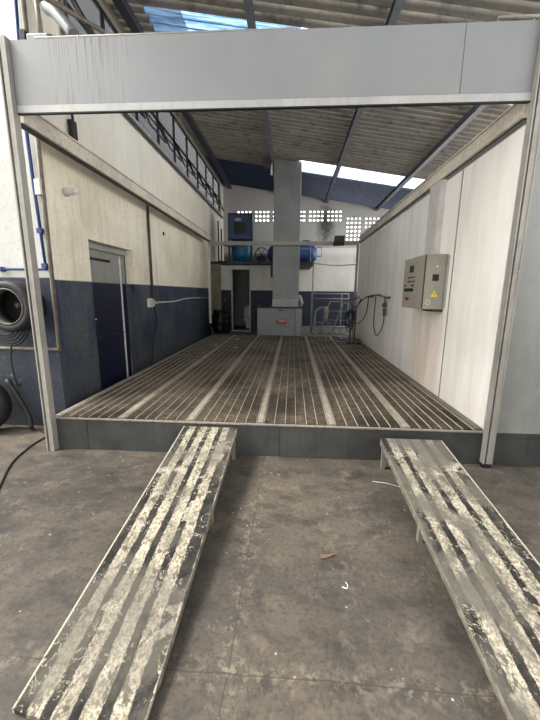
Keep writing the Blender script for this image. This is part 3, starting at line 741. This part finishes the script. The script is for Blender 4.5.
# floodlight on the crossbeam
fl_ = thing('floodlight', 'square black floodlight on the rear crossbeam', 'floodlight', (1.64, 7.3, 3.1))
bm = NB(); hexa(bm, [(1.46, 7.24, 3.05), (1.52, 7.34, 3.36), (1.48, 7.32, 3.07), (1.52, 7.39, 3.34), (1.78, 7.26, 3.09), (1.82, 7.34, 3.36), (1.78, 7.32, 3.07), (1.82, 7.39, 3.34)])
obj('housing', bm, M_black, fl_)
bm = NB(); hexa(bm, [(1.53, 7.262, 3.13), (1.555, 7.32, 3.32), (1.53, 7.275, 3.12), (1.555, 7.33, 3.31), (1.75, 7.262, 3.13), (1.775, 7.32, 3.32), (1.75, 7.275, 3.12), (1.775, 7.33, 3.31)])
obj('lens', bm, M_glassy, fl_)
tag(obj('sagging_cable', T(.012, [(.99, 8.45, 2.66), (1.6, 8.2, 2.58), (2.22, 7.5, 2.55)], smooth=4), M_dcond), 'thin cable sagging across the white rear wall', 'cable')

# toilet
tl_ = thing('toilet', 'white toilet with raised lid seen through the narrow doorway', 'toilet', (-1.32, 9.7, HP))
obj('room_floor', B((-2.0, .3, 8.76, 10.6, HP, HP + .005)), M_slab).__setitem__('kind', 'structure'); C.objects[-1].name = 'floor_toilet'
bm = NB(); lathe(bm, [(.1, 0), (.09, .12), (.16, .32), (.19, .36), (.15, .38), (.02, .37)], TM((-1.35, 9.6, HP + .005), 'z') @ Matrix.Diagonal((1, 1.25, 1, 1)), 20); obj('bowl', bm, M_white, tl_)
bm = NB(); lathe(bm, [(.02, 0), (.19, 0), (.19, .02), (.02, .02)], TM((-1.35, 9.86, HP + .62), '-y') @ Matrix.Diagonal((1, 1.3, 1, 1)), 20); obj('lid', bm, M_white, tl_)
obj('cistern', B((-1.55, -1.15, 9.9, 10.08, HP + .35, HP + .75)), M_white, tl_, .02)

# dark bag heap in the corner
bm = NB(); bmesh.ops.create_icosphere(bm, subdivisions=4, radius=1)
for v in bm.verts:
    n = math.sin(5 * v.co.x + 1) * math.sin(6 * v.co.y) * .12 + math.sin(11 * v.co.z + 3 * v.co.x) * .07
    v.co *= 1 + n; v.co.x *= .34; v.co.y *= .42; v.co.z = v.co.z * .42 + (.0)
    v.co += Vector((-2.05, 7.97, HP + .36))
    v.co.z = max(v.co.z, HP + .006)
for f in bm.faces: f.smooth = True
tag(obj('rubbish_bag', bm, M_bag), 'black rubbish bag slumped in the back left corner', 'bag')

# ------------------------------------------------------------------ pipes, boxes and cables on the walls
XS = XW
def pipe(name, label, r, m, *paths, smooth=0, cat='conduit', seg=8): return tag(obj(name, T(r, *paths, seg=seg, smooth=smooth), m), label, cat)
pp = pipe('wall_conduit', 'old brown conduit down the wall corner turning left at knee height', .028, M_cond, [(-2.45, .55, 4.6), (-2.472, .55, 1.0), (-8, .55, 1.0)])
pp = thing('blue_pipe', 'blue painted pipe down the white wall turning left above the blue dado', 'pipe', (-2.6, .54, 1.9))
obj('pipe_run', T(.019, [(-2.50, .54, 4.9), (-2.57, .54, 3.6), (-2.55, .54, 2.8), (-2.52, .54, 1.93), (-8, .54, 1.93)]), M_bluepipe, pp)
for p in ((-2.525, .54, 1.97), (-3.07, .54, 1.93), (-2.535, .54, 2.35), (-3.9, .54, 1.93)):
    bm = NB(); box(bm, p[0] - .028, p[0] + .028, .515, .579, p[2] - .026, p[2] + .026); obj('pipe_clip', bm, M_bluepipe, pp)
sw = thing('wall_lamp', 'small grey bulkhead lamp sticking out of the beige wall', 'lamp', (XS + .1, 1.0, 2.87))
bm = NB(); lathe(bm, [(.05, 0), (.05, .03), (.035, .04), (.04, .10), (.03, .12)], TM((XS, 1.0, 2.88), 'x'), 14); obj('lamp_body', bm, M_lcond, sw)
bm = NB(); lathe(bm, [(.02, 0), (.028, .01), (.024, .04), (.01, .05)], TM((XS + .12, 1.0, 2.88), 'x'), 12); obj('lamp_tip', bm, M_white, sw)
tag(obj('switch_box', B((-2.52, -2.45, .50, .578, 2.72, 2.88)), M_lcond, None, .006), 'grey box on the white wall beside the corner conduit', 'box')
jb = thing('hanging_socket', 'dark socket hanging on a cable above the left rail', 'socket', (XS + .1, 1.25, 3.5))
obj('cable', T(.016, [(XS + .04, 1.2, 4.6), (XS + .05, 1.22, 3.75)]), M_dcond, jb); obj('socket_body', B((XS + .01, XS + .07, 1.17, 1.27, 3.55, 3.76)), M_blackm, jb, .01)
vc = thing('wall_conduit', 'dark upright conduit on the beige wall ending at an outlet box', 'conduit', (XS, 3.45, 1.5))
obj('conduit', T(.025, [(XS + .03, 3.42, 3.3), (XS + .03, 3.42, 1.5)]), M_dcond, vc)
ob = thing('outlet_box', 'small grey outlet box on the blue dado below the upright conduit', 'outlet box', (XS + .04, 3.4, 1.42))
obj('box', B((XS + .04, XS + .09, 3.24, 3.37, 1.41, 1.54)), M_lcond, ob, .006); obj('backplate', B((XS, XS + .04, 3.22, 3.39, 1.39, 1.56)), M_whitep, ob)
obj('cable_gland', T(.025, [(XS + .05, 3.37, 1.475), (XS + .05, 3.62, 1.475)]), M_lcond, ob)
pipe('wall_pipe', 'grey pipe running along the blue dado to the rear corner', .014, M_lcond, [(XS + .05, 3.66, 1.475), (XS + .05, 4.6, 1.47), (XS + .05, 5.4, 1.52), (XS + .05, 6.4, 1.53), (XS + .05, 8.4, 1.5)], cat='pipe')
pipe('hanging_cable', 'thin dark cable hanging from the outlet box to the platform', .012, M_black, [(XS + .04, 3.44, 1.40), (XS + .05, 3.5, 1.1), (XS + .05, 3.3, .8), (XS + .06, 3.15, .4), (XS + .05, 3.1, .0)], smooth=5, cat='cable')
tag(obj('wall_vent_hole', T(.04, [(XS + .001, 4.25, 2.92), (XS + .012, 4.25, 2.92)], seg=12), M_screen), 'small dark hole in the beige wall behind the rail', 'hole')
# clutter on the upper left
pipe('elbow_flue', 'bent grey flue pipe above the left end of the fascia', .055, M_duct, [(-2.3, .75, 4.95), (-2.26, .62, 4.55), (-2.12, .55, 4.42), (-1.92, .5, 4.2)], smooth=5, cat='flue', seg=14)
sb = thing('service_box', 'small grey box with black plug on top of the fascia left end', 'box', (-2.1, .1, 3.84))
obj('case', B((-2.08, -1.88, .02, .12, 3.834, 3.91)), M_duct, sb, .01); obj('plug', B((-2.15, -2.1, .03, .1, 3.835, 3.95)), M_black, sb)
obj('clamp', B((-1.875, -1.85, .02, .11, 3.835, 3.90)), M_black, sb)
pipe('bracket_conduit', 'rusty bent conduit rising behind the left end of the fascia', .024, M_cond, [(-2.06, .2, 3.95), (-2.14, .3, 4.35), (-2.1, .35, 4.42), (-1.75, .8, 4.4)])
cbn = thing('cable_bundle', 'dark cables slanting down past the first window', 'cables', (-2.3, 1, 4.5))
obj('cable', T(.028, [(-2.42, 1.0, 5.4), (-2.2, .9, 4.9), (-1.75, .6, 4.2)]), M_black, cbn)
obj('cable', T(.02, [(XS + .03, 1.22, 5.9), (XS + .03, 1.22, 4.6)]), M_cond, cbn); obj('cable', T(.02, [(XS + .03, 1.32, 5.9), (XS + .03, 1.32, 4.6)]), M_dcond, cbn)

# ------------------------------------------------------------------ hose drum, tyre, cables at far left
hd = thing('hose_drum', 'round dark hose drum with rusty inside fixed on the blue wall', 'hose drum', (-2.98, .4, 1.52))
bm = NB(); lathe(bm, [(.21, 0), (.275, 0), (.285, .03), (.285, .22), (.26, .25), (.21, .25), (.2, .22), (.2, .03)], TM((-2.87, .56, 1.51), '-y'), 36, close=True); obj('tyre_casing', bm, M_black, hd)
bm = NB(); lathe(bm, [(.2, .06), (.205, .252), (.19, .258), (.185, .06)], TM((-2.87, .56, 1.51), '-y'), 36, close=True); obj('rim', bm, M_dcond, hd)
bm = NB(); lathe(bm, [(.01, .05), (.2, .05), (.2, .06), (.01, .06)], TM((-2.87, .56, 1.51), '-y'), 36); obj('back_disc', bm, M_black, hd)
bm = NB(); lathe(bm, [(.03, .05), (.045, .06), (.045, .10), (.03, .13), (.01, .13)], TM((-2.84, .56, 1.52), '-y'), 18); obj('hub', bm, M_blackm, hd)
hc = thing('hose_coil', 'coils of thin black hose hanging under the hose drum', 'hose', (-3.0, .5, 1.1))
bm = NB()
for k in range(5):
    rx = .26 - .025 * k; rz = .30 - .035 * k
    tube(bm, [(-3.02 + rx * math.cos(a), .48 - .012 * k, 1.34 - rz * abs(math.sin(a)) if math.sin(a) > 0 else 1.34 + .05 * math.sin(a)) for a in [i * PI / 9 for i in range(19)]], .011, 6)
obj('coils', bm, M_black, hc); obj('tail', T(.011, [(-3.0, .46, 1.05), (-3.03, .46, .85), (-3.0, .46, .6), (-2.98, .5, .55)], smooth=4), M_black, hc)
ty = thing('tyre', 'black tyre standing against the blue wall at the left edge', 'tyre', (-3.35, .35, 0))
bm = NB(); lathe(bm, [(.2, -.08), (.29, -.1), (.335, -.07), (.345, 0), (.335, .07), (.29, .1), (.2, .08), (.19, 0)], TM((-3.38, .30, .347), 'x') @ Matrix.Rotation(.5, 4, 'X') @ Matrix.Rotation(0, 4, 'Y'), 40, close=True)
bmesh.ops.rotate(bm, verts=bm.verts, cent=(-3.38, .3, .347), matrix=Matrix.Rotation(-.9, 3, 'Z'))
obj('tread', bm, M_black, ty)
bm = NB(); lathe(bm, [(.02, -.02), (.17, -.03), (.19, -.05), (.19, .05), (.17, .02), (.02, .02)], TM((-3.38, .30, .347), 'x'), 30)
bmesh.ops.rotate(bm, verts=bm.verts, cent=(-3.38, .3, .347), matrix=Matrix.Rotation(-.9, 3, 'Z')); obj('wheel_rim', bm, M_blackm, ty)
bm = NB(); tube(bm, [(-3.15, .5, .62), (-3.0, .47, .38), (-2.88, .44, .16), (-2.84, .40, .035)], .03, 10, 4)  # black tube modelled in place of the dark shading by the tyre
tag(obj('shading_tube', bm, M_black), 'black tube standing in for the dark shading beside the tyre', 'hose')
pipe('floor_cable', 'black cable lying on the floor curving to the left post', .01, M_black, [(-5, .1, .01), (-3.7, .3, .01), (-3.25, .41, .01), (-3.08, .48, .01), (-2.79, .43, .01), (-2.5, .27, .01), (-2.36, .2, .01)], smooth=6, cat='cable')
pipe('floor_cable', 'black cable looping over the floor in the left foreground', .009, M_black, [(-1.9, -1.3, .009), (-2.21, -.77, .009), (-2.43, -.38, .009), (-2.522, -.054, .009), (-2.54, .149, .009), (-2.5, .27, .02), (-2.4, .35, .009)], smooth=6, cat='cable')
# bits on the floor
bm = NB(); n = 12; A = []; 
for sgn in (0, 1):
    ring = []
    for k in range(n):
        a = 2 * PI * k / n; x =   .05 * math.cos(a); y = .017 * math.sin(a) * (1 - .4 * math.cos(a))
        ring.append(bm.verts.new((.574 + x * .96 - y * -.28, -1.367 + x * .28 + y * .96, .003 + sgn * .004 + .01 * (x / .05) ** 2)))
    A.append(ring)
bm.faces.new(A[0]); bm.faces.new(A[1])
for k in range(n): bm.faces.new((A[0][k], A[0][(k + 1) % n], A[1][(k + 1) % n], A[1][k]))
tag(obj('dry_leaf', bm, M_leaf), 'small brown dry leaf on the floor between the ramps', 'leaf')
pipe('wire_offcut', 'thin pale wire lying by the head of the right ramp', .0025, M_lcond, [(1.08, -.42, .006), (1.2, -.47, .02), (1.42, -.56, .006)], cat='wire', seg=6)
pipe('ring_offcut', 'small pale curved offcut on the floor right of the leaf', .0028, M_paper, [(.64, -1.6, .005), (.665, -1.61, .005), (.675, -1.585, .005), (.665, -1.565, .005)], cat='offcut', seg=6)

# ------------------------------------------------------------------ light
w = bpy.data.worlds.new('World'); S.world = w; w.use_nodes = True
nt = w.node_tree; nt.nodes.clear()
bg = nt.nodes.new('ShaderNodeBackground'); ow = nt.nodes.new('ShaderNodeOutputWorld')
bg.inputs[0].default_value = (1.0, .982, .95, 1); bg.inputs[1].default_value = 3.2
nt.links.new(bg.outputs[0], ow.inputs[0])
def area(name, loc, rot, sx, sy, power=0, color=(1, 1, 1), portal=False):
    l = bpy.data.lights.new(name, 'AREA'); l.shape = 'RECTANGLE'; l.size = sx; l.size_y = sy; l.energy = power; l.color = color
    o = bpy.data.objects.new(name, l); C.objects.link(o); o.location = loc; o.rotation_euler = rot
    if portal: l.cycles.is_portal = True
    return o
sl = bpy.data.lights.new('hazy_sun', 'SUN'); sl.energy = 3.2; sl.angle = math.radians(16); sl.color = (1, .97, .9)
so = bpy.data.objects.new('hazy_sun', sl); C.objects.link(so)
so.rotation_euler = Vector((.62, .16, -.77)).to_track_quat('-Z', 'Y').to_euler(); so.location = (-6, -3, 8)
area('portal_front', (0, -7.25, 1.15), (PI / 2, 0, 0), 5.2, 2.3, portal=True)
area('portal_right', (5.3, 2, 3.1), (0, PI / 2, 0), 3.2, 18, portal=True)
area('portal_side', (-8.9, -3.2, 3), (0, -PI / 2, 0), 6, 7.4, portal=True)
area('portal_yard', (-5.7, -3.2, 6.3), (0, 0, 0), 6.4, 7.4, portal=True)
slope = math.atan(.154)
area('portal_skylight', (1.5, 2.96, roofz(1.5) + .1), (0, slope, 0), 7, 1.08, portal=True)
area('portal_skylight', (2.7, 7.86, roofz(2.7) + .1), (0, slope, 0), 4.6, 1.0, portal=True)
area('portal_skylight', (1.3, -1.7, roofz(1.3) + .1), (0, slope, 0), 7.4, 1.0, portal=True)
area('portal_window', (XW - .35, 6, 5.3), (0, -PI / 2, 0), 1.3, 9.4, portal=True)

# ------------------------------------------------------------------ camera
cam = bpy.data.cameras.new('camera'); co = bpy.data.objects.new('camera', cam); C.objects.link(co)
yaw, pitch, roll, f = -.06338, -.19472, .009639, 341.11
cam.sensor_fit = 'HORIZONTAL'; cam.sensor_width = 36; cam.lens = f / 540 * 36; cam.clip_start = .02
fw = Vector((math.sin(yaw) * math.cos(pitch), math.cos(yaw) * math.cos(pitch), math.sin(pitch)))
rt = Vector((math.cos(yaw), -math.sin(yaw), 0)); upv = rt.cross(fw)
cr_, sr_ = math.cos(roll), math.sin(roll)
r2 = cr_ * rt + sr_ * upv; u2 = -sr_ * rt + cr_ * upv
Mx = Matrix((r2, u2, -fw)).transposed().to_4x4(); Mx.translation = Vector((.31287, -3.32815, 1.69217)); co.matrix_world = Mx
S.camera = co
S.view_settings.view_transform = 'Standard'; S.view_settings.look = 'None'; S.view_settings.gamma = 1
S.view_settings.use_curve_mapping = False
S.view_settings.exposure = .74
S.cycles.max_bounces = 10; S.cycles.diffuse_bounces = 6; S.cycles.transparent_max_bounces = 12
S.cycles.use_denoising = True; S.cycles.sample_clamp_indirect = 6
for o in C.objects:
    if '_w' in o: del o['_w']
